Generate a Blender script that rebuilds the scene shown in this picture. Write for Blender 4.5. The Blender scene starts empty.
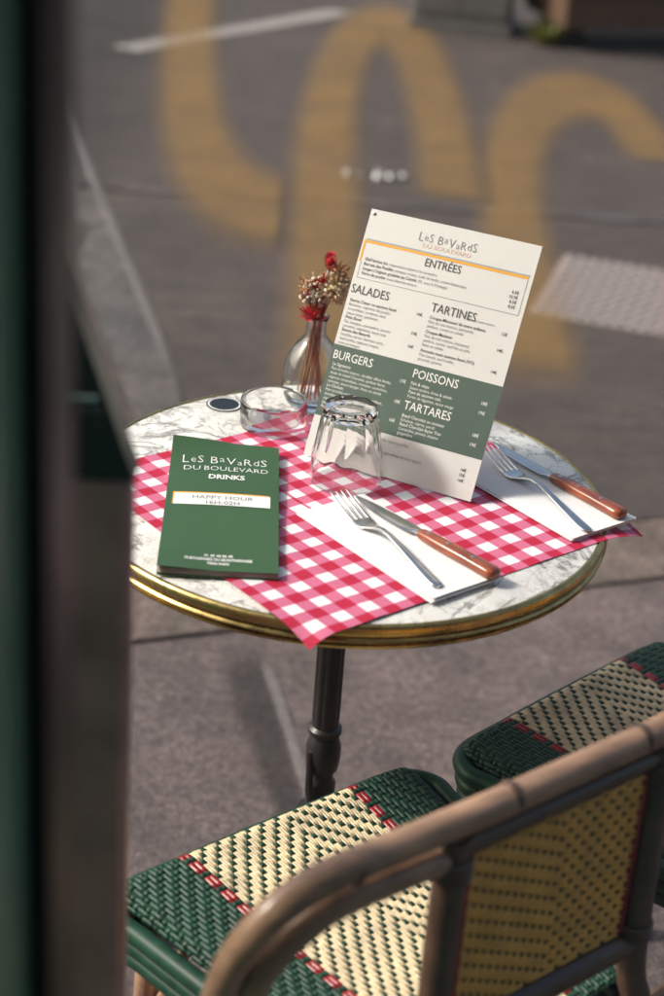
import bpy, bmesh, math, random
from mathutils import Vector, Matrix
random.seed(7)
R = math.radians
scene = bpy.context.scene
col = scene.collection

# ------------------------------------------------------------------ camera, world, sun, exposure
fpx, pitch, yaw, roll = 1750.32, 0.4627, -0.0071, 0.0752
fw = Vector((math.sin(yaw)*math.cos(pitch), math.cos(yaw)*math.cos(pitch), -math.sin(pitch)))
r0 = Vector((math.cos(yaw), -math.sin(yaw), 0)); u0 = r0.cross(fw)
rt = r0*math.cos(roll) + u0*math.sin(roll); upv = rt.cross(fw)
cd = bpy.data.cameras.new('camera'); cam = bpy.data.objects.new('camera', cd); col.objects.link(cam)
cd.sensor_fit = 'VERTICAL'; cd.sensor_height = 36; cd.lens = 36*fpx/996
cd.clip_start = 0.02; cd.clip_end = 400
cam.matrix_world = Matrix(((rt.x, upv.x, -fw.x, 0), (rt.y, upv.y, -fw.y, -1.7748), (rt.z, upv.z, -fw.z, 1.615), (0, 0, 0, 1)))
cd.dof.use_dof = True; cd.dof.focus_distance = 1.97; cd.dof.aperture_fstop = 3.0; cd.dof.aperture_blades = 9
scene.camera = cam

SUN_TO = Vector((-0.80, 0.02, 0.66)).normalized()
world = bpy.data.worlds.new('World'); scene.world = world; world.use_nodes = True
wn = world.node_tree.nodes; wl = world.node_tree.links; wn.clear()
sky = wn.new('ShaderNodeTexSky'); sky.sky_type = 'NISHITA'; sky.sun_disc = False
sky.sun_elevation = math.asin(SUN_TO.z); sky.sun_rotation = math.atan2(SUN_TO.x, SUN_TO.y)
sky.air_density = 1.0; sky.dust_density = 6.0; sky.ozone_density = 0.6
bg = wn.new('ShaderNodeBackground'); bg.inputs['Strength'].default_value = 0.15
wo = wn.new('ShaderNodeOutputWorld')
wl.new(sky.outputs[0], bg.inputs[0]); wl.new(bg.outputs[0], wo.inputs[0])
sd = bpy.data.lights.new('sun', 'SUN'); sd.energy = 2.6; sd.angle = R(9); sd.color = (1.0, 0.94, 0.87)
sun = bpy.data.objects.new('sun', sd); col.objects.link(sun); sun.location = (-6, -.6, 5)
sun.rotation_euler = SUN_TO.to_track_quat('Z', 'Y').to_euler()

scene.view_settings.view_transform = 'Standard'; scene.view_settings.look = 'None'
scene.view_settings.exposure = 0.48; scene.view_settings.gamma = 1.0
scene.view_settings.use_curve_mapping = False
scene.render.engine = 'CYCLES'
scene.cycles.use_denoising = True
scene.cycles.max_bounces = 14; scene.cycles.transmission_bounces = 14; scene.cycles.transparent_max_bounces = 16
scene.cycles.sample_clamp_indirect = 6.0
scene.cycles.blur_glossy = 0.3

# ------------------------------------------------------------------ mesh helpers
class MB:
    def __init__(s): s.v = []; s.f = []
    def add(s, v, f):
        o = len(s.v); s.v += [tuple(p) for p in v]; s.f += [tuple(i+o for i in q) for q in f]; return s
    def box(s, a, b):
        (x0, y0, z0), (x1, y1, z1) = a, b
        return s.add([(x0,y0,z0),(x1,y0,z0),(x1,y1,z0),(x0,y1,z0),(x0,y0,z1),(x1,y0,z1),(x1,y1,z1),(x0,y1,z1)],
                     [(0,3,2,1),(4,5,6,7),(0,1,5,4),(1,2,6,5),(2,3,7,6),(3,0,4,7)])
    def bbox(s, a, b, c=.004):       # box with chamfered vertical and top edges
        (x0, y0, z0), (x1, y1, z1) = a, b
        def ring(d, z): return [(x0+d,y0,z),(x1-d,y0,z),(x1,y0+d,z),(x1,y1-d,z),(x1-d,y1,z),(x0+d,y1,z),(x0,y1-d,z),(x0,y0+d,z)]
        def ins(d, z): return [(x0+2*d,y0+d,z),(x1-2*d,y0+d,z),(x1-d,y0+2*d,z),(x1-d,y1-2*d,z),(x1-2*d,y1-d,z),(x0+2*d,y1-d,z),(x0+d,y1-2*d,z),(x0+d,y0+2*d,z)]
        rs = [ins(c, z0), ring(c, z0+c), ring(c, z1-c), ins(c, z1)]
        return s.loft(rs)
    def loft(s, rings, cap=True, closed=True):
        n = len(rings[0]); o = len(s.v)
        for r in rings: s.v += [tuple(p) for p in r]
        for i in range(len(rings)-1):
            for k in range(n if closed else n-1):
                k2 = (k+1) % n
                s.f.append((o+i*n+k, o+i*n+k2, o+(i+1)*n+k2, o+(i+1)*n+k))
        if cap and closed:
            s.f.append(tuple(o+k for k in range(n))[::-1]); b = o+(len(rings)-1)*n
            s.f.append(tuple(b+k for k in range(n)))
        return s
    def tube(s, pts, r, n=12, cap=True, sq=1.0):
        pts = [Vector(p) for p in pts]; m = len(pts)
        rr = r if isinstance(r, (list, tuple)) else [r]*m
        T = [(pts[min(i+1, m-1)]-pts[max(i-1, 0)]).normalized() for i in range(m)]
        ref = Vector((0,0,1)) if abs(T[0].z) < .9 else Vector((1,0,0))
        N = (ref - T[0]*ref.dot(T[0])).normalized(); rings = []
        for i in range(m):
            N = (N - T[i]*N.dot(T[i])).normalized(); B = T[i].cross(N)
            rings.append([pts[i]+(N*math.cos(2*math.pi*k/n)*sq+B*math.sin(2*math.pi*k/n))*rr[i] for k in range(n)])
        return s.loft(rings, cap)
    def lathe(s, prof, n=48, rad=None):      # prof: (r, z) open chain, capped when r == 0 at ends
        rings = []
        for (r, z) in prof:
            rings.append([((rad(r, z, 2*math.pi*k/n) if rad else r)*math.cos(2*math.pi*k/n),
                           (rad(r, z, 2*math.pi*k/n) if rad else r)*math.sin(2*math.pi*k/n), z) for k in range(n)])
        return s.loft(rings)
    def grid(s, fn, nu, nv):
        o = len(s.v)
        for j in range(nv+1):
            for i in range(nu+1): s.v.append(tuple(fn(i/nu, j/nv)))
        for j in range(nv):
            for i in range(nu):
                a = o+j*(nu+1)+i; s.f.append((a, a+1, a+nu+2, a+nu+1))
        return s
    def sheet(s, fn, nu, nv, t):             # closed thin sheet: fn top, thickness t downward
        s.grid(fn, nu, nv)
        o = len(s.v); m = (nu+1)*(nv+1)
        for p in s.v[o-m:o]: s.v.append((p[0], p[1], p[2]-t))
        for j in range(nv):
            for i in range(nu):
                a = o+j*(nu+1)+i; s.f.append((a, a+nu+1, a+nu+2, a+1))
        def edge(i0, i1): s.f.append((o-m+i0, o+i0, o+i1, o-m+i1))
        for i in range(nu): edge(i, i+1); edge(nv*(nu+1)+i+1, nv*(nu+1)+i)
        for j in range(nv): edge((j+1)*(nu+1), j*(nu+1)); edge(j*(nu+1)+nu, (j+1)*(nu+1)+nu)
        return s
    def xf(s, M):
        s.v = [tuple(M @ Vector(p)) for p in s.v]; return s
    def mesh(s, name, mat, smooth=False, angle=40):
        me = bpy.data.meshes.new(name); me.from_pydata(s.v, [], s.f); me.validate()
        if mat and mat.name in ('clear_glass', 'vase_glass'):
            bm = bmesh.new(); bm.from_mesh(me); bmesh.ops.recalc_face_normals(bm, faces=bm.faces); bm.to_mesh(me); bm.free()
        me.update()
        if mat: me.materials.append(mat)
        if smooth:
            me.polygons.foreach_set('use_smooth', [True]*len(me.polygons))
            if angle < 180:
                try: me.set_sharp_from_angle(angle=R(angle))
                except Exception: pass
        return me
    def build(s, name, mat, parent=None, smooth=False, angle=40, loc=None, kind=None):
        o = bpy.data.objects.new(name, s.mesh(name, mat, smooth, angle)); col.objects.link(o)
        if parent: o.parent = parent
        if loc: o.location = loc
        if kind: o['kind'] = kind
        return o

def empty(name, loc, rz=0, label=None, cat=None, group=None):
    o = bpy.data.objects.new(name, None); col.objects.link(o); o.empty_display_size = .05
    o.location = loc; o.rotation_euler = (0, 0, rz); tag(o, label, cat, group); return o
def tag(o, label=None, cat=None, group=None, kind=None):
    if label: o['label'] = label
    if cat: o['category'] = cat
    if group: o['group'] = group
    if kind: o['kind'] = kind
    return o
def copy_tree(o, parent=None):
    c = o.copy(); col.objects.link(c); c.parent = parent
    for ch in [k for k in col.objects if k.parent == o]: copy_tree(ch, c)
    return c
def bez(p, n=12):        # Catmull-Rom through points
    p = [Vector(q) for q in p]; out = []
    for i in range(len(p)-1):
        a = p[i-1] if i else p[0]*2-p[1]; b = p[i]; c = p[i+1]; d = p[i+2] if i+2 < len(p) else p[-1]*2-p[-2]
        for k in range(n):
            t = k/n
            out.append(.5*((2*b)+(c-a)*t+(2*a-5*b+4*c-d)*t*t+(3*b-a-3*c+d)*t**3))
    out.append(p[-1]); return out

# ------------------------------------------------------------------ materials
class NT:
    def __init__(s, name):
        s.m = bpy.data.materials.new(name); s.m.use_nodes = True
        s.n = s.m.node_tree.nodes; s.l = s.m.node_tree.links
        s.b = s.n['Principled BSDF']; s.out = s.n['Material Output']
    def new(s, t, **kw):
        n = s.n.new(t)
        for k, v in kw.items(): setattr(n, k, v)
        return n
    def link(s, a, b): s.l.new(a, b)
    def coord(s, scale=(1,1,1), rot=(0,0,0), kind='Object'):
        tc = s.new('ShaderNodeTexCoord'); mp = s.new('ShaderNodeMapping')
        mp.inputs['Scale'].default_value = scale; mp.inputs['Rotation'].default_value = rot
        s.link(tc.outputs[kind], mp.inputs[0]); return mp.outputs[0]
    def noise(s, vec, scale, detail=5, rough=.55, dist=0):
        n = s.new('ShaderNodeTexNoise'); n.inputs['Scale'].default_value = scale; n.inputs['Detail'].default_value = detail
        n.inputs['Roughness'].default_value = rough; n.inputs['Distortion'].default_value = dist
        s.link(vec, n.inputs['Vector']); return n.outputs['Fac']
    def ramp(s, fac, stops, interp='LINEAR'):
        n = s.new('ShaderNodeValToRGB'); e = n.color_ramp.elements; n.color_ramp.interpolation = interp
        while len(e) < len(stops): e.new(.5)
        for q, (p, c) in zip(e, stops):
            q.position = p; q.color = (c, c, c, 1) if not isinstance(c, tuple) else (*c[:3], 1)
        s.link(fac, n.inputs[0]); return n.outputs['Color']
    def math(s, op, a, b=None, clamp=False):
        n = s.new('ShaderNodeMath', operation=op, use_clamp=clamp)
        for i, q in enumerate((a, b)):
            if q is None: continue
            if isinstance(q, (int, float)): n.inputs[i].default_value = q
            else: s.link(q, n.inputs[i])
        return n.outputs[0]
    def mix(s, fac, a, b, mode='MIX'):
        n = s.new('ShaderNodeMix', data_type='RGBA', blend_type=mode)
        for sock, q in ((n.inputs[0], fac), (n.inputs[6], a), (n.inputs[7], b)):
            if isinstance(q, (int, float)): sock.default_value = q
            elif isinstance(q, tuple): sock.default_value = (*q[:3], 1)
            else: s.link(q, sock)
        return n.outputs[2]
    def bump(s, h, strength=.3, dist=.001):
        n = s.new('ShaderNodeBump'); n.inputs['Strength'].default_value = strength; n.inputs['Distance'].default_value = dist
        s.link(h, n.inputs['Height']); s.link(n.outputs[0], s.b.inputs['Normal'])
    def set(s, **kw):
        for k, v in kw.items():
            i = s.b.inputs[k.replace('_', ' ')]
            if isinstance(v, (int, float)): i.default_value = v
            elif isinstance(v, tuple): i.default_value = (*v[:3], 1)
            else: s.link(v, i)
        return s

def plain(name, c, rough=.5, metal=0, var=.12, vs=40, bump=0, bs=200, bd=.0005, scale=(1,1,1), spec=.5, coat=0):
    t = NT(name); v = t.coord(scale)
    f = t.noise(v, vs, 4)
    dark = tuple(x*(1-var) for x in c); lite = tuple(min(1, x*(1+var)) for x in c)
    t.set(Base_Color=t.ramp(f, [(.3, dark), (.7, lite)]), Roughness=t.math('ADD', t.math('MULTIPLY', f, .16), rough-.08, True), Metallic=metal)
    t.b.inputs['Specular IOR Level'].default_value = spec
    if coat: t.b.inputs['Coat Weight'].default_value = coat; t.b.inputs['Coat Roughness'].default_value = .15
    if bump: t.bump(t.noise(v, bs, 4), bump, bd)
    return t.m

def glass(name, tint=(1,1,1), ior=1.5, bump=0):
    t = NT(name); t.set(Base_Color=tint, Roughness=.0, IOR=ior, Transmission_Weight=1.0)
    if bump: t.bump(t.noise(t.coord(), 60, 2), bump, .001)
    return t.m

def pane_mat(name, tint=(.96, .98, .97)):
    t = NT(name); lw = t.new('ShaderNodeLayerWeight'); lw.inputs[0].default_value = .5; fr = t.math('ADD', t.math('MULTIPLY', t.math('POWER', lw.outputs['Facing'], 5.0), .92), .035)
    tr = t.new('ShaderNodeBsdfTransparent'); tr.inputs[0].default_value = (*tint, 1)
    gl = t.new('ShaderNodeBsdfGlossy'); gl.inputs['Roughness'].default_value = .01
    mx = t.new('ShaderNodeMixShader'); t.link(fr, mx.inputs[0]); t.link(tr.outputs[0], mx.inputs[1]); t.link(gl.outputs[0], mx.inputs[2])
    t.link(mx.outputs[0], t.out.inputs[0]); return t.m

def wear_or_light_layer(name, c, cover, rough=.8):      # thin patchy layer over the ground
    t = NT(name); v = t.coord()
    at = t.new('ShaderNodeAttribute', attribute_name='cover')
    n = t.math('ADD', t.math('MULTIPLY', t.noise(v, 70, 5, .7), .55), t.math('MULTIPLY', t.noise(v, 4, 4, .6), .45))
    m = t.math('MULTIPLY', t.math('MULTIPLY', at.outputs['Fac'], cover), t.ramp(n, [(.32, 1.15), (.66, .45)]), True)
    t.set(Base_Color=c, Roughness=rough); tr = t.new('ShaderNodeBsdfTransparent'); mx = t.new('ShaderNodeMixShader')
    t.link(m, mx.inputs[0]); t.link(tr.outputs[0], mx.inputs[1]); t.link(t.b.outputs[0], mx.inputs[2]); t.link(mx.outputs[0], t.out.inputs[0]); return t.m
def feathered(name, pts, w, k, z, mat, parent=None, ws=None, prof=((-.68, 0), (-.5, .35), (-.3, .95), (0, 1), (.3, .95), (.5, .35), (.68, 0)), fade=4):
    p = bez([(x, y/k, 0) for x, y in pts], 10); m = len(p); v = []; cv = []; n = len(prof)
    for i in range(m):
        T = (p[min(i+1, m-1)]-p[max(i-1, 0)]).normalized(); N = Vector((-T.y, T.x, 0))*(w if ws is None else ws[0]+(ws[1]-ws[0])*i/(m-1))
        e = min(1, i/fade, (m-1-i)/fade)
        for a, q in prof: P = p[i]+N*a; v.append((P.x, P.y*k, z)); cv.append(q*e)
    b = MB(); b.add(v, [(i*n+q, i*n+q+1, (i+1)*n+q+1, (i+1)*n+q) for i in range(m-1) for q in range(n-1)])
    o = b.build(name, mat, parent); at = o.data.attributes.new('cover', 'FLOAT', 'POINT'); at.data.foreach_set('value', cv); return o

def asphalt(name, c, spots=True, streak=1.0):
    t = NT(name); v = t.coord((1, streak, 1))
    big = t.noise(v, .9, 4, .6); mid = t.noise(v, 7, 6, .65); fine = t.noise(v, 170, 3, .7); grain = t.noise(v, 420, 2, .6)
    def k(f): return tuple(x*f for x in c)
    coarse = t.noise(v, 62, 4, .7)
    def lay(a, f, lo, hi, p=.38, q=.62): return t.mix(1.0, a, t.ramp(f, [(p, lo), (q, hi)]), 'MULTIPLY')
    a = t.ramp(big, [(.35, k(.80)), (.65, k(1.2))])
    tint = t.noise(t.coord((1, streak, 1), (0, 0, 1.3)), 2.3, 4)
    a = t.mix(.35, a, t.ramp(tint, [(.35, (c[0]*.85, c[1]*.9, c[2]*1.0)), (.65, (c[0]*1.2, c[1]*1.1, c[2]*1.0))]))
    a = lay(a, mid, .62, 1.0); a = lay(a, coarse, .5, 1.0); a = lay(a, fine, .42, 1.0); a = t.mix(1.0, a, (2.1, 2.1, 2.1), 'MULTIPLY')
    if spots:
        vo = t.new('ShaderNodeTexVoronoi'); vo.inputs['Scale'].default_value = 42; t.link(v, vo.inputs['Vector'])
        lite = t.ramp(vo.outputs['Distance'], [(.08, 1.0), (.16, 0.0)])
        sel = t.ramp(t.noise(v, 19, 2), [(.55, 0.0), (.60, 1.0)])
        a = t.mix(t.math('MULTIPLY', t.math('MULTIPLY', lite, sel), .8), a, tuple(min(1, x*2.6) for x in c))
        vd = t.new('ShaderNodeTexVoronoi'); vd.inputs['Scale'].default_value = 13; vd.inputs['Randomness'].default_value = 1; 
        t.link(t.coord((1, .8, 1), (0, 0, .5)), vd.inputs['Vector'])
        dk = t.ramp(t.math('ADD', vd.outputs['Distance'], t.math('MULTIPLY', mid, .12)), [(.13, 1.0), (.19, 0.0)])
        sel2 = t.ramp(t.noise(v, 4.5, 2), [(.5, 0.0), (.56, 1.0)])
        a = t.mix(t.math('MULTIPLY', t.math('MULTIPLY', dk, sel2), .6), a, tuple(x*.35 for x in c))
    t.set(Base_Color=a, Roughness=t.ramp(mid, [(.3, .72), (.7, .92)]))
    t.bump(t.math('ADD', t.math('MULTIPLY', fine, 1.0), t.math('MULTIPLY', grain, .7)), .55, .002)
    return t.m

def marble():
    t = NT('white_marble'); v = t.coord()
    def vein(sc, dist, w, seed):
        vv = t.coord((1, 1, 1), (0, 0, seed)); n = t.noise(vv, sc, 7, .62, dist)
        return t.ramp(t.math('ABSOLUTE', t.math('SUBTRACT', n, .5)), [(0, 1.0), (w, 0.0)])
    cl = t.ramp(t.noise(v, 9, 5), [(.35, (.66, .63, .60)), (.6, (.84, .82, .79))])
    m = t.ramp(t.noise(v, 5, 3), [(.42, 0.0), (.62, 1.0)])
    a = t.mix(t.math('MULTIPLY', vein(7, 1.4, .026, .3), .9), cl, (.15, .135, .13))
    a = t.mix(t.math('MULTIPLY', t.math('MULTIPLY', vein(22, .9, .03, 1.1), m), .85), a, (.20, .18, .17))
    a = t.mix(t.math('MULTIPLY', vein(12, 2.2, .012, 2.1), .5), a, (.30, .24, .19))
    t.set(Base_Color=a, Roughness=.22); return t.m

def gingham():
    t = NT('red_gingham_paper'); tc = t.new('ShaderNodeTexCoord'); sx = t.new('ShaderNodeSeparateXYZ'); t.link(tc.outputs['Object'], sx.inputs[0])
    P = .0344
    def stripe(o, ph):
        f = t.math('FRACT', t.math('ADD', t.math('DIVIDE', o, P), ph))
        return t.math('LESS_THAN', f, .5)
    s = t.math('ADD', stripe(sx.outputs[0], .12), stripe(sx.outputs[1], .12))
    c = t.ramp(t.math('MULTIPLY', s, .5), [(0, (.86, .85, .87)), (.34, (.64, .15, .27)), (.75, (.50, .004, .045))], 'CONSTANT')
    n = t.noise(t.coord(), 500, 3)
    c = t.mix(.5, c, t.ramp(n, [(.3, (.75, .75, .75)), (.7, (1.0, 1.0, 1.0))]), 'MULTIPLY')
    t.set(Base_Color=c, Roughness=.72); t.bump(t.noise(t.coord(), 22, 3), .25, .002); return t.m

def brass():
    t = NT('aged_brass'); v = t.coord()
    f = t.noise(v, 28, 5, .6)
    t.set(Base_Color=t.ramp(f, [(.3, (.33, .23, .085)), (.65, (.56, .42, .17))]), Metallic=1.0, Roughness=t.ramp(t.noise(v, 60, 4), [(.3, .2), (.75, .42)]))
    return t.m

def rattan(name, c):
    t = NT(name); v = t.coord()
    f = t.noise(t.coord((.6, 1, 1)), 11, 5, .7, .8); g = t.noise(t.coord((.12, .5, .5)), 260, 4)
    a = t.ramp(f, [(.36, tuple(x*.38 for x in c)), (.5, c), (.64, tuple(min(1, x*1.6) for x in c))])
    a = t.mix(.4, a, t.ramp(g, [(.3, tuple(x*.45 for x in c)), (.7, tuple(min(1, x*1.4) for x in c))]))
    t.set(Base_Color=a, Roughness=.33); t.bump(g, .3, .001); t.b.inputs['Coat Weight'].default_value = .35; t.b.inputs['Coat Roughness'].default_value = .25; return t.m

def wood_handle():
    t = NT('rosewood_handle'); v = t.coord((1, 6, 6))
    f = t.noise(v, 30, 5, .6, .4)
    t.set(Base_Color=t.ramp(f, [(.3, (.10, .018, .010)), (.5, (.26, .055, .020)), (.75, (.44, .12, .035))]), Roughness=.28)
    t.b.inputs['Coat Weight'].default_value = .4; return t.m

M = dict(
    pave=asphalt('pavement_asphalt', (.120, .091, .089)), road=asphalt('road_asphalt', (.066, .050, .046), True, 3.0),
    kerb=asphalt('granite_kerb', (.150, .112, .097), False), patch=asphalt('tar_patch', (.085, .072, .070), False), pale=asphalt('reflection_grey', (.090, .079, .078), False),
    dark_patch=asphalt('dark_road_patch', (.05, .043, .042), False, 2.0),
    paint=plain('worn_white_paint', (.50, .46, .43), .7, var=.35, vs=25), faint=plain('faded_paint', (.115, .094, .084), .8, var=.3, vs=12),
    tact=plain('tactile_concrete', (.225, .190, .188), .8, var=.18, vs=30, bump=.3, bs=300),
    marble=marble(), brass=brass(), iron=plain('black_cast_iron', (.022, .018, .019), .38, 0, .3, 60, .25, 120, .001),
    ging=gingham(), paper=plain('white_napkin_paper', (.78, .77, .785), .88, var=.04, vs=60, bump=.5, bs=420, bd=.0006),
    steel=plain('brushed_steel', (.60, .59, .58), .2, 1.0, .12, 50), wood=wood_handle(), rivet=plain('steel_rivet', (.6, .58, .56), .3, 1.0),
    glass=glass('clear_glass'), vglass=glass('vase_glass', (.97, .98, .97)),
    card=plain('cream_card', (.66, .645, .64), .55, var=.03, vs=8), cgreen=plain('printed_green', (.062, .100, .080), .55, var=.06, vs=10),
    ink=plain('grey_black_ink', (.07, .066, .07), .6), greyink=plain('mid_grey_ink', (.22, .23, .23), .6), white=plain('white_ink', (.80, .79, .78), .6, var=.03),
    orange=plain('orange_ink', (.80, .36, .03), .55, var=.05), salmon=plain('pale_salmon_ink', (.72, .52, .45), .6), blueink=plain('grey_blue_ink', (.32, .36, .42), .6),
    bgreen=plain('booklet_green', (.042, .100, .030), .32, var=.08, vs=6), bpage=plain('booklet_pages', (.48, .40, .38), .7, var=.15, vs=30), 
    cream=plain('cream_plastic_strand', (.64, .525, .335), .48, var=.28, vs=22), green=plain('green_plastic_strand', (.010, .050, .030), .46, var=.35, vs=60, spec=.3),
    red=plain('red_plastic_strand', (.28, .008, .012), .34, var=.25, vs=60), gold=plain('golden_plastic_strand', (.88, .45, .075), .42, var=.2, vs=35),
    back=plain('dark_green_backing', (.006, .022, .016), .5), rat=rattan('worn_rattan', (.37, .215, .135)), ratd=rattan('dark_rattan', (.085, .046, .030)),
    frame=plain('green_paint', (.135, .31, .21), .42, var=.12, vs=12, bump=.1, bs=60), gasket=plain('black_rubber', (.006, .006, .007), .5),
    pane=pane_mat('window_glass'), yellow=wear_or_light_layer('worn_yellow_paint', (.36, .205, .055), .47), darkw=wear_or_light_layer('dark_wash', (.03, .026, .026), .62), reflw=wear_or_light_layer('painted_reflection', (.27, .25, .245), .55), wall=plain('cream_plaster', (.78, .75, .70), .9),  # dark wash for tone and shadow strip, pale wash for painted glass reflection
    lect=plain('black_lacquer', (.008, .008, .009), .3, var=.2), lbrown=plain('brown_black_paint', (.36, .205, .195), .45, var=.3, vs=14, bump=.2, bs=40), chrome=plain('chrome', (.7, .7, .7), .12, 1.0, .02),
    disc=plain('black_sticker', (.010, .010, .012), .35),
    cab=plain('grey_painted_steel', (.15, .14, .135), .55, var=.12, vs=9, bump=.1, bs=90), plank=plain('brown_timber', (.10, .055, .032), .7, var=.4, vs=10, scale=(1, 1, 8)), soil=plain('dark_soil', (.02, .014, .01), .95, var=.4, vs=30, bump=.6, bs=60, bd=.01),
    leaf=plain('yellow_green_leaf', (.16, .17, .03), .6, var=.4, vs=30), foil=plain('crumpled_foil', (.5, .49, .49), .5, .8, .05),
    fred=plain('dried_red_flower', (.50, .006, .022), .8, var=.35, vs=200), fbeige=plain('dried_beige_flower', (.80, .62, .42), .85, var=.3, vs=200), fpeach=plain('dried_peach_flower', (.66, .36, .20), .85, var=.3, vs=200), fwhite=plain('dried_white_flower', (.68, .61, .50), .85, var=.2, vs=200), fgreen=plain('dried_green_bud', (.13, .13, .05), .85, var=.35, vs=200),
    stem=plain('straw_stem', (.42, .26, .13), .75, var=.3, vs=120), rstem=plain('reddish_stem', (.34, .07, .04), .75, var=.3, vs=120),
)

# ------------------------------------------------------------------ ground, road, kerb
K0 = Vector((-.342, .830)); KD = Vector((.9284, .3715)).normalized(); KN = Vector((-KD.y, KD.x)); KA = math.atan2(KD.y, KD.x)
pv = MB().add([(-40, -40, 0), (40, -40, 0), (40, 40, 0), (-40, 40, 0)], [(0, 1, 2, 3)]).build('pavement', M['pave']); tag(pv, kind='structure')
def kp(s, t, z): p = K0+KD*s+KN*t; return (p.x, p.y, z)
rd = MB().add([kp(-40, .235, .004), kp(40, .235, .004), kp(40, 40, .004), kp(-40, 40, .004)], [(0, 1, 2, 3)]).build('road', M['road']); tag(rd, kind='structure')
kb = bpy.data.objects.new('kerb', None); col.objects.link(kb); kb.location = (K0.x, K0.y, 0); kb.rotation_euler = (0, 0, KA); kb['kind'] = 'structure'
for i in range(-4, 5):
    L = .92; x0 = i*L-.42
    MB().bbox((x0+.006, .004, -.05), (x0+L-.006, .226, .007+.002*random.random()), .003).build('kerb_stone', M['kerb'], kb)
def flat(name, pts, mat, z):
    o = MB().add([(x, y, z) for x, y in pts], [tuple(range(len(pts)))]).build(name, mat); return tag(o, kind='structure')
def wob(p, q, n, a): return [(p[0]+(q[0]-p[0])*i/n+random.uniform(-a, a), p[1]+(q[1]-p[1])*i/n+random.uniform(-a, a)) for i in range(n+1)]
tag(feathered('painted_shadow_strip', [(.02, .17), (-.045, .40), (-.10, .60), (-.168, .87)], .1, 1, .004, M['darkw'], None, (.03, .085)), kind='structure')  # diagonal ground shadow painted as a soft dark strip
tag(feathered('painted_reflection_strip', [(.045, .19), (-.02, .44), (-.07, .64), (-.118, .82)], .1, 1, .006, M['reflw'], None, (.016, .020)), kind='structure')  # pale reflection in the glass, painted as a strip on the ground
flat('painted_reflection_wedge', [(-.43, 1.62), (-.78, 2.78), (-1.16, 4.6), (-.40, 1.95), (-.33, 1.66)], M['pale'], .009)  # grey wedge of the glass and its reflection, laid on the ground as colour
tag(feathered('dark_road_area', [(-1.35, 2.6), (-1.45, 4.2), (-1.62, 7.5)], 1, 1, .009, M['darkw'], None, (.80, 1.4)), kind='structure')  # broad dark area with soft edges, road showing through
tag(feathered('painted_reflection_line', [(-.385, 1.90), (-.66, 2.85), (-1.17, 4.6)], .1, 1, .012, M['reflw'], None, (.018, .035)), kind='structure')  # thin bright line of the glass reflection, painted onto the road
flat('road_seam', wob((-.9, 3.45), (1.9, 3.60), 20, .02)+wob((1.9, 3.66), (-.9, 3.50), 20, .02), M['patch'], .009)
mk = bpy.data.objects.new('road_marking', None); col.objects.link(mk); mk['kind'] = 'structure'
mk.location = (-1.03, 5.36, 0); mk.rotation_euler = (0, 0, R(52.7))
for i in range(30):
    x = i*.047; w = random.uniform(-.003, .003)
    MB().add([(x+.034, -.060, .013), (x+.056+w, -.060, .013), (x+.018+w, .060, .013), (x-.004, .060, .013)], [(0, 1, 2, 3)]).build('stripe', M['paint'], mk)
# worn yellow lettering on the road: three long letters
lt = bpy.data.objects.new('road_lettering', None); col.objects.link(lt); lt['kind'] = 'structure'
def letter(pts, w, k): feathered('letter', pts, w, k, .016, M['yellow'], lt)      # strokes stretched along the lane, as road letters are
letter([(-1.0, 7.6), (-.823, 5.88), (-.70, 4.82), (-.586, 4.06), (-.446, 3.57), (-.314, 3.37), (-.245, 3.37)], .21, 3.4)
letter([(-.059, 1.80), (-.085, 2.64), (-.130, 3.54), (-.165, 4.67), (-.125, 5.75), (.011, 6.27), (.15, 5.80), (.225, 4.96), (.262, 4.05), (.262, 3.55)], .215, 4.2)
letter([(.46, 2.07), (.453, 2.76), (.456, 3.49), (.505, 4.30), (.615, 4.88), (.79, 5.17), (.93, 5.02), (.985, 4.60), (.99, 4.2)], .205, 3.8)
# tactile paving panel with truncated domes
tp = MB().bbox((0, 0, -.03), (.62, .53, .012), .004).build('tactile_paving', M['tact']); tag(tp, kind='structure')
tp.location = (.452, 2.640, 0); tp.rotation_euler = (0, 0, R(-15))
dm = MB().lathe([(.0150, 0), (.0140, .0035), (.010, .0062), (0.0001, .0065)], 12).mesh('dome', M['tact'], True)
for i in range(17):
    for j in range(15):
        o = bpy.data.objects.new('dome', dm); col.objects.link(o); o.parent = tp; o.location = (.024+i*.0358+.0179*(j % 2)*.8, .018+j*.0352, .0115)

# ------------------------------------------------------------------ cafe front: painted post, window glass with lettering, pale-walled room behind to bounce light in
FY = -1.06
cf = empty('cafe_front', (0, FY, 0), 0, 'dark green painted cafe window post with black seal and clear glass', 'shopfront')
post = MB().box((-.46, -.34, 0), (-.139, .02, 2.6)).build('post', M['frame'], cf)
MB().bbox((-.1388, -.150, 0), (-.1360, -.105, 2.6), .001).build('moulding', M['frame'], post)
MB().bbox((-.1388, -.088, 0), (-.1372, -.070, 2.6), .0006).build('moulding', M['frame'], post)
MB().box((-.1385, -.045, 0), (-.1265, .018, 2.6)).build('seal', M['gasket'], cf)
MB().bbox((-.1262, -.05, -.0), (4.2, .03, .30), .004).build('bottom_rail', M['frame'], cf)
MB().bbox((-.1262, -.05, 2.40), (4.2, .03, 2.6), .004).build('top_rail', M['frame'], cf)
MB().bbox((4.201, -.05, 0), (4.3, .03, 2.6), .004).build('post', M['frame'], cf)
pane = MB().box((-.132, -.003, .301), (4.2, .003, 2.399)).build('window_pane', M['pane'], cf)
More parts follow.
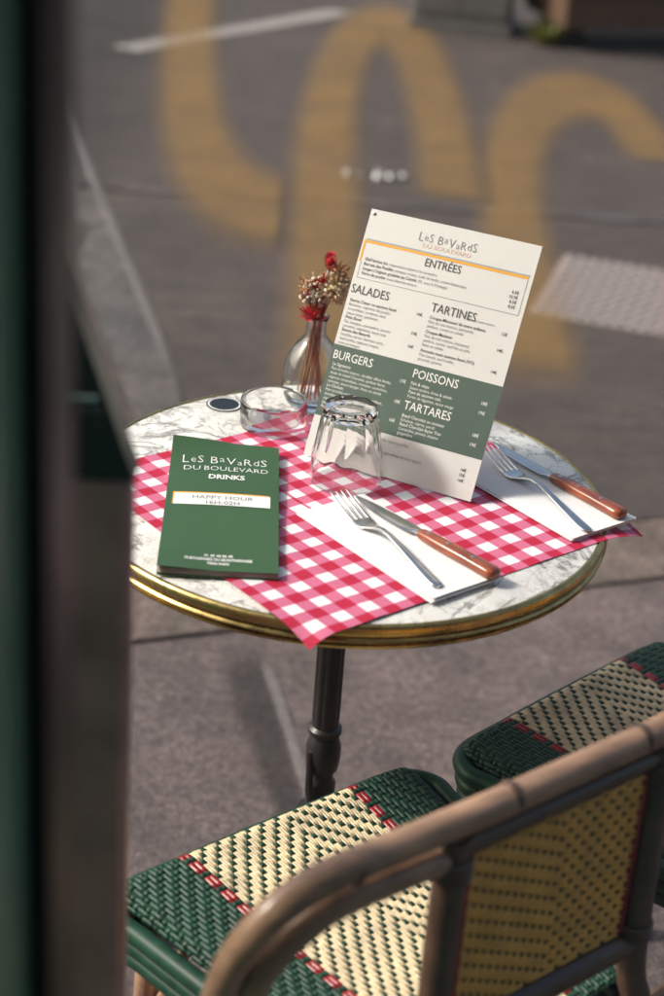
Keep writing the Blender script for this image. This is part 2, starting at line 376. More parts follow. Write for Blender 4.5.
# the room behind the window and the front above it
rm = bpy.data.objects.new('wall', None); col.objects.link(rm); rm['kind'] = 'structure'
MB().box((-5, -3.2, 0), (5, -3.1, 2.9)).build('back_wall', M['wall'], rm)
MB().box((-5.1, -4.2, 0), (-5.001, -1.12, 2.9)).build('side_wall', M['wall'], rm)
MB().box((5.001, -4.2, 0), (5.1, -1.12, 2.9)).build('side_wall', M['wall'], rm)
MB().box((-5.1, -4.3, 2.901), (5.1, -1.12, 3.0)).build('ceiling', M['wall'], rm)
MB().box((-5.1, -1.12, 2.601), (5.1, -1.03, 9)).build('front_wall', M['wall'], rm)
MB().box((-5.1, -1.12, 0), (-.461, -1.03, 2.6)).build('front_wall', M['frame'], rm)
MB().box((4.301, -1.12, 0), (5.1, -1.03, 2.6)).build('front_wall', M['frame'], rm)

fl = MB().box((-4.999, -3.099, .004), (4.999, -1.121, .02)).build('floor', M['wall']); tag(fl, kind='structure')

# ------------------------------------------------------------------ menu display stand beside the window
ls = empty('display_stand', (-.33, -.70, 0), 0, 'tall dark brown display board with slanted black top beside window post', 'stand')
MB().bbox((-.19, -.014, 0), (.186, .014, 1.085), .006).build('body', M['lbrown'], ls)
sl = MB().add([(x, y, z) for y in (-.014, .014) for x, z in ((-.19, 1.0865), (.188, 1.0865), (.160, 1.17), (.136, 1.243), (-.19, 1.246))],
              [(4, 3, 2, 1, 0), (5, 6, 7, 8, 9), (0, 1, 6, 5), (1, 2, 7, 6), (2, 3, 8, 7), (3, 4, 9, 8), (4, 0, 5, 9)]).build('slanted_top', M['lect'], ls)
MB().bbox((.10, -.028, 1.128), (.166, -.016, 1.144), .002).build('ledge', M['lect'], sl)
MB().tube([(.10, -.022, 1.149), (.164, -.022, 1.149)], .0022, 10).build('chrome_strip', M['chrome'], sl, True)

# ------------------------------------------------------------------ bistro table
TZ = .74
tb = empty('bistro_table', (0, 0, 0), 0, 'round white marble bistro table with brass rim and black iron pedestal', 'table')
top = MB().lathe([(.0001, -.022), (.2915, -.022), (.2915, -.0006), (.290, 0), (.0001, 0)], 128).build('marble_top', M['marble'], tb, True, 30, (0, 0, TZ))
rimp = [(.285, -.024), (.2955, -.0275), (.2975, -.0255), (.2975, -.0232), (.2945, -.0222), (.2945, -.0205), (.2985, -.0196), (.3000, -.0172), (.2985, -.0148), (.2948, -.0140), (.2948, -.0124), (.2985, -.0115), (.3000, -.0065), (.2990, -.0015), (.2965, .0006), (.2935, .0006), (.2918, -.0004), (.2917, -.004)]
MB().lathe(rimp, 128).build('brass_rim', M['brass'], tb, True, 50, (0, 0, TZ))
def flute(r, z, a): return r*(1-.07*max(0, math.cos(a*10))) if .43 < z < .70 and r < .02 else r
MB().lathe([(.018, .30), (.018, .34), (.0145, .345), (.0145, .355), (.0195, .362), (.0215, .378), (.0215, .394), (.0185, .404), (.0165, .410), (.0205, .414), (.0205, .420), (.0165, .424), (.0165, .432)]
           + [(.0172-.0000*i, .436+.025*i) for i in range(11)] + [(.022, .695), (.022, .705)], 60, flute).build('column', M['iron'], tb, True, 35)
MB().bbox((-.10, -.10, .7052), (.10, .10, .7175), .003).build('top_plate', M['iron'], tb)
MB().lathe([(.03, .10), (.034, .13), (.026, .16), (.022, .29), (.026, .2995), (.018, .2998)], 32).build('lower_column', M['iron'], tb, True)
for k in range(3):
    a = R(40+120*k); c, s_ = math.cos(a), math.sin(a)
    MB().tube([(c*r, s_*r, z) for r, z in ((.02, .20), (.06, .19), (.12, .12), (.19, .05), (.25, .018))], [.013, .014, .013, .012, .017], 10, True, 1.3).build('foot', M['iron'], tb, True)
MB().tube([(-.016, -.014, .392), (-.014, -.021, .34), (-.002, -.024, .27)], [.004, .005, .005], 8).build('brace', M['iron'], tb, True)

# ------------------------------------------------------------------ paper mats
TH = .704
A = Vector((math.cos(TH), math.sin(TH), 0)); B = Vector((-math.sin(TH), math.cos(TH), 0))
def mat_fn(w, h, drop):
    def fn(u, v):
        x, y = u*w, v*h; z = .0006
        z += .0007*math.sin(7*u+2)*math.sin(9*v)+.0012*max(0, 1-abs(v-.5)*14)+.0010*max(0, 1-abs(u-.5)*12)
        for cx, cy, d, r in drop:
            q = math.hypot(x-cx, y-cy)
            if q < r: z += d*((r-q)/r)**2
        return (x, y, z)
    return fn
m2 = MB().sheet(mat_fn(.312, .425, [(.312, 0, -.013, .075)]), 36, 44, .0004).build('paper_placemat', M['ging'], None, True)
m2.location = Vector((-.0208, -.3355, TZ+.0005))+A*.158; m2.rotation_euler = (0, 0, TH)
tag(m2, 'red gingham paper placemat under the menu card and the marble-side cutlery', 'placemat', 'gingham placemats')
m1 = MB().sheet(mat_fn(.312, .425, [(0, 0, -.010, .06)]), 36, 44, .0004).build('paper_placemat', M['ging'], None, True)
m1.location = Vector((-.0208, -.3355, TZ+.0018)); m1.rotation_euler = (0, 0, TH)
# the first mat ends where the second begins
for v in m1.data.vertices: v.co.x *= .172/.312
tag(m1, 'red gingham paper placemat partly covered by the green drinks menu', 'placemat', 'gingham placemats')

# ------------------------------------------------------------------ napkins
def napkin(loc, rz, w, h, label, seed):
    rnd = random.Random(seed)
    t = empty('paper_napkin', loc, rz, label, 'napkin', 'folded paper napkins')
    for k in range(3):
        dx, dy = rnd.uniform(-.0018, .0018), rnd.uniform(-.0018, .0018); ph = rnd.uniform(0, 6)
        def fn(u, v, k=k, dx=dx, dy=dy, ph=ph):
            e = min(u, 1-u, v, 1-v); z = .0011*(k+1)+.0012*min(1, e*9)*(k == 2)+.0004*math.sin(6*u+ph)*math.sin(5*v+ph)*(k == 2)
            if k == 2: z += .0014*max(0, (.14-v)/.14)
            return (dx+(u-.5)*(w-.0012*k), dy+(v-.5)*(h-.0012*k), z)
        MB().sheet(fn, 12, 18, .0008).build('fold', M['paper'], t, True)
    return t
NZ = TZ+.0032
n1c = Vector((.060, -.131, 0)); n2c = Vector((.2205, .028, 0))
napkin((n1c.x, n1c.y, NZ), TH, .092, .226, 'white paper napkin lying between the tumbler and the brass rim', 1)
napkin((n2c.x, n2c.y, NZ-.001), TH-.01, .100, .218, 'white paper napkin lying beside the tall menu card', 2)

# ------------------------------------------------------------------ cutlery
def section(x, hw, ht, z, n=14, e=2.4):
    out = []
    for k in range(n):
        a = 2*math.pi*k/n; c, s_ = math.cos(a), math.sin(a)
        out.append((x, hw*math.copysign(abs(c)**(2/e), c), z+ht*math.copysign(abs(s_)**(2/e), s_)))
    return out
def make_fork():
    t = empty('table_fork', (0, 0, 0))
    st = [(.052, .0118, .0011, .0030), (.060, .0122, .0013, .0022), (.068, .0105, .0016, .0026), (.075, .0070, .0019, .0046), (.083, .0042, .0021, .0078), (.095, .0034, .0022, .0112), (.110, .0036, .0022, .0118), (.135, .0044, .0021, .0094), (.160, .0054, .0020, .0062), (.185, .0064, .0019, .0034), (.200, .0068, .0018, .0022), (.2065, .0058, .0016, .0019), (.209, .003, .0012, .0018)]
    hd = MB().loft([section(*q) for q in st]).build('handle', M['steel'], t, True, 60)
    for k in range(4):
        y = (-1.5+k)*.0066
        pts = [(.053, y, .0030), (.042, y, .0040), (.028, y*.99, .0068), (.014, y*.97, .0104), (.004, y*.95, .0128), (0, y*.95, .0136)]
        MB().loft([section(x, hw, ht, z, 8, 2.6) for (x, _, z), hw, ht in zip(pts, (.0021, .0017, .0016, .0014, .0011, .0005), (.0011, .0011, .0011, .0010, .0008, .0004))]).xf(Matrix.Translation((0, y, 0))).build('tine', M['steel'], t, True, 60)
    return t
def make_knife():
    t = empty('table_knife', (0, 0, 0))
    st = [(0, .0004, .0003, .0060), (.006, .0026, .0005, .0060), (.016, .0050, .0006, .0061), (.035, .0074, .0007, .0062), (.060, .0088, .0008, .0063), (.085, .0090, .0009, .0064), (.096, .0086, .0010, .0065), (.101, .0060, .0016, .0066), (.112, .0058, .0020, .0066)]
    MB().loft([[(x, y+.004*(1-min(1, x/.05))**2*0+(.009-hw)*.45, z) for (x, y, z) in section(x0, hw, ht, z0, 12, 1.7)] for (x0, hw, ht, z0) in st]).build('blade', M['steel'], t, True, 50)
    hs = [(.1085, .0058, .0044, .0064), (.112, .0066, .0052, .0064), (.130, .0082, .0060, .0066), (.150, .0088, .0062, .0067), (.175, .0086, .0062, .0067), (.200, .0092, .0064, .0067), (.213, .0098, .0064, .0067), (.2185, .0088, .0056, .0066), (.2205, .006, .004, .0066)]
    MB().loft([section(*q, n=16, e=2.8) for q in hs]).build('wooden_handle', M['wood'], t, True, 60)
    for x, z in ((.120, .01195), (.150, .01275), (.186, .01275)):
        MB().lathe([(.0026, 0), (.0026, .0006), (.0016, .0009), (.0001, .001)], 14).xf(Matrix.Translation((x, 0, z-.0003))).build('rivet', M['rivet'], t, True)
    return t
def place(t, p0, p1, z, label, cat, group):
    d = Vector((p1[0]-p0[0], p1[1]-p0[1])); t.location = (p0[0], p0[1], z); t.rotation_euler = (0, 0, math.atan2(d.y, d.x)); tag(t, label, cat, group)
fk = make_fork(); kn = make_knife()
CZ = NZ+.0052
f2 = copy_tree(fk); k2 = copy_tree(kn)
place(fk, (-.006, -.045), (.103, -.221), CZ-.0002, 'steel fork on the napkin in front of the tumbler', 'fork', 'table forks')
place(kn, (.010, -.036), (.155, -.186), CZ-.0018, 'wooden handled knife on the napkin in front of the tumbler', 'knife', 'table knives')
place(f2, (.166, .110), (.264, -.060), CZ-.0012, 'steel fork on the napkin beside the tall menu card', 'fork', 'table forks')
place(k2, (.170, .138), (.308, -.027), CZ-.0028, 'wooden handled knife on the napkin beside the tall menu card', 'knife', 'table knives')

# ------------------------------------------------------------------ text
def text_mesh(body, size, align='LEFT', xs=1.0, off=0.0, space=1.0):
    cu = bpy.data.curves.new('t', 'FONT'); cu.body = body; cu.size = size; cu.align_x = align; cu.resolution_u = 2; cu.offset = off; cu.space_character = space
    ob = bpy.data.objects.new('t', cu); col.objects.link(ob)
    dg = bpy.context.evaluated_depsgraph_get(); me = bpy.data.meshes.new_from_object(ob.evaluated_get(dg))
    v = [(p.co.x*xs, p.co.y, 0) for p in me.vertices]; f = [tuple(p.vertices) for p in me.polygons]
    bpy.data.objects.remove(ob); bpy.data.curves.remove(cu); bpy.data.meshes.remove(me)
    return v, f
def put(b, body, x, y, size, align='LEFT', xs=1.0, off=0.0, fn=None, space=1.0):
    v, f = text_mesh(body, size, align, xs, off, space)
    b.add([(fn(x+p[0], y+p[1]) if fn else (x+p[0], y+p[1], 0)) for p in v], f)
LOGO = [('L', 1.0, 0), ('e', .80, .08), ('S', .92, .04), (' ', 1, 0), ('B', .95, 0), ('a', .80, .20), ('V', .98, -.02), ('a', .78, -.02), ('R', .92, 0), ('d', .84, .05), ('S', .98, .03)]
def logo(b, cx, y, width, size, fn=None, off=0.0, xs=1.0):
    adv = []; parts = []
    for ch, s_, dy in LOGO:
        if ch == ' ': adv.append(size*.34*xs); parts.append(None); continue
        v, f = text_mesh(ch, size*s_, 'LEFT', xs, off); w = max(p[0] for p in v)-min(p[0] for p in v); m = min(p[0] for p in v)
        parts.append(([(p[0]-m, p[1]+dy*size) for p in v], f)); adv.append(w+size*.12*xs)
    k = width/sum(adv); x = cx-width/2
    for a, p in zip(adv, parts):
        if p: b.add([(fn(x+q[0]*k, y+q[1]) if fn else (x+q[0]*k, y+q[1], 0)) for q in p[0]], p[1])
        x += a*k

# ------------------------------------------------------------------ tall menu card
KTH, TILT, KW, KH = -.4472, .4642, .2142, .2963
ka = Vector((math.cos(KTH), math.sin(KTH), 0)); kn_ = Vector((-math.sin(KTH), math.cos(KTH), 0))
kup = Vector((0, 0, 1))*math.cos(TILT)+kn_*math.sin(TILT); kz = ka.cross(kup)
mc = empty('menu_card', (0, 0, 0), 0, 'tall cream menu card with green price block standing upright on gingham mat', 'menu')
mc.matrix_world = Matrix(((ka.x, kup.x, kz.x, -.0504), (ka.y, kup.y, kz.y, .0812), (ka.z, kup.z, kz.z, TZ+.0042), (0, 0, 0, 1)))
def cz(x, y): return .0016*math.sin(math.pi*x/KW)      # the board bows a little
board = MB().sheet(lambda u, v: (u*KW, v*KH, cz(u*KW, 0)), 16, 4, .0014).build('board', M['card'], mc, True, 30)
def mm(dz): return lambda x, y: (x/1000, KH-y/1000, cz(x/1000, 0)+dz)
def cquad(name, x0, y0, x1, y1, mat, dz, par, n=16):
    f = mm(dz); b = MB().grid(lambda u, v: f(x0+(x1-x0)*u, y1+(y0-y1)*v), n, 1); return b.build(name, mat, par)
cquad('green_block', .0, 162.5, 214.2, 248, M['cgreen'], .0002, mc)
cquad('orange_bar', 2, 36.5, 209, 39.6, M['orange'], .0002, mc)
cquad('orange_bar', 2, 39.7, 4.6, 62, M['orange'], .0002, mc, 1)
cquad('grey_bar', 4, 34.6, 210, 36.4, M['blueink'], .0002, mc)
for q in ((4.8, 81, 209, 81.6), (208.4, 39.8, 209, 80.9), (4.8, 62.2, 5.4, 80.9)): cquad('printed_rule', *q, M['greyink'], .0002, mc)
MB().lathe([(.002, 0), (.002, .0006), (.0001, .001)], 14).xf(Matrix.Translation((.005, KH-.005, .0006))).build('rivet', M['rivet'], mc, True)
def textblock(name, mat, items, dz=.0004):
    f = mm(dz)
    for it in items:
        body, x, y, s_, al, xs, off = it; b = MB()
        put(b, body, x, -y, s_, al, xs, off, lambda X, Y: f(X, -Y)); b.build(name, mat, mc)
def hd(body, x, y, s_=13.5, mat='ink'): textblock('printed_heading', M[mat], [(body, x, y, s_*1.06, 'LEFT', .88, .05)])
b = MB(); f_ = mm(.0004); logo(b, 105, -24, 74, 15, lambda X, Y: f_(X, -Y), -.12); b.build('printed_logo', M['greyink'], mc)
textblock('printed_logo', M['salmon'], [('DU BOULEVARD', 105, 30.5, 6.6, 'CENTER', 1.25, 0)])
hd('ENTRÉES', 83, 51, 12.5); hd('SALADES', 2, 99.5); hd('TARTINES', 106, 99.5); hd('BURGERS', 2.5, 179, 13.5, 'white'); hd('POISSONS', 106, 177.5, 13.5, 'white'); hd('TARTARES', 106, 215, 13.5, 'white')
bold, thin, wb, wt = [], [], [], []
def line(L, x, y, s_, body, b_=False): L.append((body, x, y, s_*1.04, 'LEFT', .93, .03 if b_ else -.005))
for i, (n_, d_) in enumerate((('Œuf harissa bio', 'mayonnaise maison à la coriandre'), ('Burrata des Pouilles', 'tomates cerises, huile de basilic, crème balsamique'), ("Soupe à l'oignon gratinée au Comté", '(VL sous le fromage)'), ('Verre de poulet', 'sauce blanche maison'))):
    y = 60+i*5.6; line(bold, 9, y, 5.0, n_, True); line(thin, 11+max(p[0] for p in text_mesh(n_, 5.2, 'LEFT', .93, .03)[0]), y, 4.6, d_)
    bold.append((('6.5€', '10.5€', '8.5€', '8.5€')[i], 203, y-1.5, 5.2, 'RIGHT', .9, .03))
def para(Lb, Lt, x, y0, head, lines, s_=5.0, sp=5.1):
    line(Lb, x, y0, s_, head, True)
    for i, q in enumerate(lines): line(Lt, x, y0+sp*(i+1), s_*.95, q)
    return y0+sp*(len(lines)+1)
y = para(bold, thin, 4.5, 110, 'Entrée Cæsar ou saumon fumé', ('Romaine, suprême de poulet', 'croustillant, croûtons, œuf,', 'sauce césar, parmesan'))
y = para(bold, thin, 4.5, y, 'Poke Bowl', ('Riz, mangue, concombre, avocat,', 'carottes, edamame, sauce soja'))
y = para(bold, thin, 4.5, y, 'Entrée des Bavards', ('Lentilles vertes, haricots verts,', 'œuf mollet, oignons rouges,', 'noix et vinaigre'))
y = para(bold, thin, 107, 108, 'Croque-Monsieur de notre enfance', ('Pain de mie maison, béchamel,', 'jambon, comté et salade'))
y = para(bold, thin, 107, y+1.5, 'Croque-Madame', ('Pain de mie maison, béchamel,', 'jambon, comté, œuf bio au plat,', 'frites et salade'))
y = para(bold, thin, 107, y+1.5, 'Avocado toast saumon fumé (VO)', ('Pain toasté, œuf mollet,', 'grenade, graines'))
for t_, x, yy in (('16€', 98, 108), ('17€', 98, 131), ('16€', 98, 146), ('12€', 203, 107), ('14€', 203, 126), ('14€', 203, 151)): bold.append((t_, x, yy, 5.2, 'RIGHT', .9, .03))
y = para(wb, wt, 5, 187, 'Le Signature', ('Pain brioché maison, cheddar affiné fondu,', 'steak de bœuf Charolais, jambon fumé,', 'oignons caramélisés, romaine, cornichon,', 'tomates, sauce burger, frites et salade'))
y = para(wb, wt, 5, y, 'Le Chicken', ('Pain brioché maison, poulet croustillant,', 'cheddar affiné fondu, romaine,', 'oignons rouges, sauce burger'))
y = para(wb, wt, 5, y, 'Le Végétal', ('Pain brioché maison, galette de légumes',))
y = para(wb, wt, 107, 186, 'Fish & chips', ('Sauce tartare, frites & salade',)); y = para(wb, wt, 107, y, 'Pavé de saumon cuit,', ('Purée de légumes, sauce vierge',))
y = para(wb, wt, 107, 224, 'Bœuf Charolais au couteau', ('Échalote, câpres, persil',)); y = para(wb, wt, 107, y, 'Bœuf Charolais façon Thaï', ('Coriandre, piment, sésame', 'gingembre'))
for t_, x, yy in (('17€', 101, 187), ('18€', 101, 211), ('16€', 101, 233), ('18€', 203, 188), ('19€', 203, 199), ('18€', 203, 225), ('19€', 203, 236)): wb.append((t_, x, yy, 5.6, 'RIGHT', .9, .04))
for t_, yy in (('Frites maison, purée, légumes grillés', 257), ('Salade verte', 263), ('Assortiment de fromages affinés de nos régions', 271), ('Supplément', 277)): line(thin, 60, yy, 4.6, t_)
for i, t_ in enumerate(('14€', '15€', '16€')): bold.append((t_, 200, 266+i*6, 5.2, 'RIGHT', .9, .03))
textblock('printed_line', M['ink'], bold); textblock('printed_line', M['greyink'], thin+[('Pain au levain maison', 153, 99.5, 4.2, 'LEFT', .9, 0)])
textblock('printed_line', M['white'], wb+wt)
# folding strut behind the card
MB().loft([[(x0, .003, -.0022), (x1, .003, -.0022), (x1, .003, -.0036), (x0, .003, -.0036)] if False else q for x0, x1, q in
    ((0, 0, [(.07, .20, -.003), (.14, .20, -.003), (.14, .20, -.0045), (.07, .20, -.0045)]), (0, 0, [(.07, .046, -.1), (.14, .046, -.1), (.14, .045, -.1012), (.07, .045, -.1012)]))]).build('strut', M['card'], mc)

# ------------------------------------------------------------------ green drinks booklet
dk = empty('drinks_menu', (-.131, -.076, TZ+.0030), .066, 'glossy green folded drinks menu with white lettering lying flat on the table', 'menu')
BW, BH = .1235, .302
def bz(x, y):      # x,y from the centre; top-left corner curls up
    u, v = x/BW+.5, y/BH+.5
    return .0074+.010*max(0, v-.72)**2*12*max(0, 1-u*1.7)+.0024*math.sin(3.0*u+.3)*v+.0036*max(0, .25-v)*max(0, .5-u)*8
def bfn(dz): return lambda x, y: (x, y, bz(x, y)+dz)
MB().sheet(lambda u, v: (lambda x, y: (x, y, bz(x, y)))((u-.5)*BW, (v-.5)*BH), 24, 40, .0007).build('cover', M['bgreen'], dk, True, 30)
for k in range(3):
    MB().sheet(lambda u, v, k=k: ((u-.5)*(BW-.001)+.0004*k, (v-.5)*(BH-.002)-.0006*k, .0056-.0016*k+.75*(bz((u-.5)*BW, (v-.5)*BH)-.0074)*(1-.3*k)), 16, 24, .0006).build('page', M['bpage'], dk, True, 30)
MB().sheet(lambda u, v: ((u-.5)*BW, (v-.5)*BH-.001, .0009), 2, 2, .0008).build('back_cover', M['bgreen'], dk)
def btext(name, mat, items, dz=.0004):
    for body, x, y, s_, al, xs, off in items: b = MB(); put(b, body, x, y, s_, al, xs, off, bfn(dz)); b.build(name, mat, dk)
b = MB(); logo(b, 0.001, .0945, .098, .0250, bfn(.0004), -.0002); b.build('printed_logo', M['white'], dk)
btext('printed_logo', M['white'], [('DU', -.047, .0775, .0150, 'LEFT', .95, -.0001), ('BOULEVARD', .050, .0775, .0150, 'RIGHT', .86, -.0001)])
btext('printed_heading', M['white'], [('DRINKS', .003, .057, .0150, 'CENTER', .78, .0005)])
def bquad(name, x0, y0, x1, y1, mat, dz):
    f = bfn(dz); MB().grid(lambda u, v: f(x0+(x1-x0)*u, y0+(y1-y0)*v), 20, 2).build(name, mat, dk)
bquad('orange_band', -.0545, -.0065, .0515, .0225, M['orange'], .0003)
bquad('white_band', -.0530, -.0075, .0525, .0195, M['white'], .0005)
btext('printed_line', M['greyink'], [('HAPPY HOUR', 0, .0065, .0115, 'CENTER', .95, 0), ('16H-02H', 0, -.0055, .0115, 'CENTER', .9, 0)], .0007)
btext('printed_line', M['white'], [('01 45 44 06 40', .0, -.1235, .0078, 'CENTER', .62, .0002), ('73 BOULEVARD DU MONTPARNASSE', .0, -.1315, .0078, 'CENTER', .54, .0002), ('75006 PARIS', .0, -.1395, .0070, 'CENTER', .62, .0002)])

# ------------------------------------------------------------------ glassware
def facet(n, z0, z1):
    def rad(r, z, a):
        if z <= z0: return r
        k = min(1, (z-z0)/(z1-z0)); m = (a % (2*math.pi/n))-math.pi/n
        return r*(1-k*(1-math.cos(math.pi/n)/math.cos(m))*1.35)
    return rad
tum = [(.0392, .0006), (.0402, 0), (.0412, .0008), (.0413, .004), (.0408, .02), (.0402, .034), (.0394, .040), (.0382, .050), (.0365, .062), (.0345, .074), (.0325, .084), (.0312, .089), (.0296, .0922), (.0272, .0932), (.022, .0930), (.017, .0922), (.0001, .0919)]
tum_in = [(.0001, .081), (.018, .0808), (.0255, .078), (.0282, .072), (.0305, .060), (.0335, .046), (.0362, .036), (.0378, .025), (.0387, .006)]
g = MB(); n = 80; rf = facet(10, .034, .050)
rings = [[(rf(r, z, 2*math.pi*k/n)*math.cos(2*math.pi*k/n), rf(r, z, 2*math.pi*k/n)*math.sin(2*math.pi*k/n), z) for k in range(n)] for r, z in tum[::-1]]
rings += [[(r*math.cos(2*math.pi*k/n), r*math.sin(2*math.pi*k/n), z) for k in range(n)] for r, z in tum_in[::-1]]
g.loft(rings)
tg = g.build('glass_tumbler', M['glass'], None, True, 28); tg.location = (.0005, .024, TZ+.0035); tg.rotation_euler = (0, 0, .25)
tag(tg, 'clear faceted glass tumbler standing upside down on the gingham mat', 'glass')
ash = [(.0001, 0), (.036, 0), (.0395, .0015), (.0405, .005), (.0408, .030), (.0402, .0345), (.0388, .036), (.0372, .0345), (.0366, .030), (.0360, .013), (.034, .0095), (.028, .0082), (.0001, .0080)]
at = MB().lathe(ash, 64).build('glass_ashtray', M['glass'], None, True, 50); at.location = (-.092, .163, TZ+.0004)
tag(at, 'round thick clear glass ashtray standing next to the vase', 'ashtray')
va = [(.0001, 0), (.022, 0), (.0285, .002), (.0335, .009), (.0375, .022), (.0388, .036), (.0378, .052), (.0335, .067), (.0255, .080), (.0175, .0885), (.0132, .095), (.0122, .104), (.0128, .112), (.0150, .118), (.0154, .1195), (.0140, .120)]
vi = [(.0122, .1175), (.0104, .111), (.0100, .104), (.0110, .0952), (.0152, .0872), (.0235, .0783), (.0315, .0657), (.0359, .0515), (.0369, .036), (.0356, .023), (.031, .012), (.021, .0085), (.0001, .0078)]
vs = MB().lathe(va+vi, 64).build('glass_vase', M['vglass'], None, True, 60); vs.location = (-.049, .232, TZ+.0004)
tag(vs, 'small round bellied clear glass vase with narrow neck holding dried flowers', 'vase')
st = MB().lathe([(.0225, 0), (.0225, .0006), (.0001, .0006)], 48).build('table_sticker', M['disc']); st.location = (-.156, .214, TZ+.0004)
tag(st, 'small round black sticker with white ring stuck on the marble', 'sticker')
MB().loft([[(r*math.cos(a), r*math.sin(a), .0009) for a in [2*math.pi*k/48 for k in range(48)]] for r in (.0185, .0207)], False).build('ring', M['white'], st)

# ------------------------------------------------------------------ dried flowers
VX, VY, VZ = -.049, .232, TZ
def flower(name, label, mouth, foot, headpos, smat, r=.0011):
    t = empty(name, (VX, VY, VZ), 0, label, 'flower', 'dried flowers in the vase')
    pts = bez([foot, ((foot[0]+mouth[0])/2, (foot[1]+mouth[1])/2, (foot[2]+mouth[2])/2+.002), mouth, headpos], 6)
    MB().tube(pts, r, 6).build('stem', smat, t, True); return t
def blob(b, c, r, n=7, jit=.35, rnd=random):
    v = []; f = []
    for i in range(n+1):
        th = math.pi*i/n
        for k in range(n+2):
            ph = 2*math.pi*k/(n+2); q = r*(1+rnd.uniform(-jit, jit))
            v.append((c[0]+q*math.sin(th)*math.cos(ph), c[1]+q*math.sin(th)*math.sin(ph), c[2]+q*math.cos(th)))
    m = n+2
    for i in range(n):
        for k in range(m): f.append((i*m+k, i*m+(k+1) % m, (i+1)*m+(k+1) % m, (i+1)*m+k))
    b.add(v, f)
def spray(b, c, r, cnt, size, rnd, kind='blob', flat=.9):
    for i in range(cnt):
        d = Vector((rnd.gauss(0, 1), rnd.gauss(0, 1), rnd.gauss(.3, 1))).normalized()*r*(rnd.random()**.45); d.z *= flat
        p = Vector(c)+d
        if kind == 'blob': blob(b, p, size*rnd.uniform(.6, 1.25), 4, .35, rnd)
        else:
            q = d.normalized(); s_ = q.cross(Vector((rnd.random(), rnd.random(), rnd.random()))).normalized()*size*.35
            b.add([p-s_, p+s_, p+q*size*1.6], [(0, 1, 2)])
            s2 = q.cross(s_).normalized()*size*.3; b.add([p-s2, p+s2, p+q*size*1.5], [(0, 1, 2)])
rn = random.Random(3)
t = flower('bunny_tail', 'bright red fluffy oval dried flower rising above the others', (.003, 0, .115), (-.010, .006, .012), (.0115, .0, .183), M['rstem'])
b = MB(); 
for i in range(420):
    a, h = rn.uniform(0, 6.28), rn.uniform(0, 1); rr = .0058*math.sin(math.pi*(.12+.8*h))**.7; z = .180+h*.021
    p = Vector((.0118+rr*math.cos(a), rr*math.sin(a), z)); q = Vector((math.cos(a), math.sin(a), .7)).normalized(); s_ = Vector((-math.sin(a), math.cos(a), 0))*.0008
    b.add([p*1-s_, p+s_, p+q*.0036], [(0, 1, 2)])
blob(b, (.0118, 0, .190), .0048, 8, .1, rn); b.build('flower_head', M['fred'], t)
t = flower('bunny_tail', 'small dark red dried flower half hidden among pale sprays', (-.002, -.002, .115), (.010, -.004, .012), (-.001, -.004, .156), M['rstem'])
b = MB(); spray(b, (-.001, -.005, .160), .0062, 70, .004, rn, 'petal'); blob(b, (-.001, -.005, .160), .0042, 7, .25, rn); b.build('flower_head', M['fred'], t)
t = flower('star_flower', 'red spiky dried flower tuft just above the vase mouth', (-.003, -.006, .116), (-.013, -.004, .012), (-.006, -.009, .124), M['rstem'], .0013)
b = MB()
for i in range(60):
    a = rn.uniform(0, 6.28); e = rn.uniform(.15, .95); q = Vector((math.cos(a)*math.cos(e), math.sin(a)*math.cos(e), math.sin(e)))
    p = Vector((-.0055, -.010, .119)); L = rn.uniform(.015, .027); s_ = q.cross(Vector((0, 0, 1))).normalized()*.0021
    b.add([p, p+q*L*.6-s_, p+q*L, p+q*L*.6+s_], [(0, 1, 2, 3)])
b.build('flower_head', M['fred'], t)
t = flower('baby_breath', 'spray of tiny off-white dried blossoms above the vase', (-.004, .002, .115), (.013, .004, .012), (-.002, .0, .142), M['stem'])
b = MB(); spray(b, (.001, -.002, .152), .021, 130, .0024, rn); spray(b, (-.010, -.004, .144), .013, 44, .0021, rn); spray(b, (.012, -.004, .172), .009, 24, .0019, rn); b.build('blossom', M['fwhite'], t, kind='stuff')
b = MB(); spray(b, (-.006, -.004, .150), .014, 26, .0022, rn); b.build('bud', M['fgreen'], t, kind='stuff')
b = MB()
for i in range(34):
    d = Vector((rn.gauss(0, .010), rn.gauss(0, .008), rn.uniform(.135, .172))); b.tube([(-.002, 0, .118), ((d.x-.002)/2, d.y/2, .132), d], .0004, 4)
b.build('twig', M['stem'], t, kind='stuff')
t = flower('strawflower', 'beige papery dried flower cluster leaning towards the menu card', (.004, .003, .115), (-.006, -.010, .012), (.012, .0, .145), M['stem'])
b = MB(); spray(b, (.019, -.002, .158), .0185, 420, .0050, rn, 'petal'); spray(b, (.018, -.005, .158), .015, 110, .0030, rn); b.build('flower_head', M['fbeige'], t)
for hx, hz, sz, lab in ((-.013, .148, .0055, 'small crimson dried bud low on the outer side of the bunch'), (.006, .168, .0048, 'small crimson dried bud between the white spray and the red tail')):
    t = flower('dried_bud', lab, (hx*.3, -.003, .115), (-hx*.8, -.006, .012), (hx, -.006, hz), M['rstem'], .0009)
    b = MB(); spray(b, (hx, -.007, hz), sz, 60, .0038, rn, 'petal'); blob(b, (hx, -.007, hz), sz*.6, 6, .25, rn); b.build('flower_head', M['fred'], t)
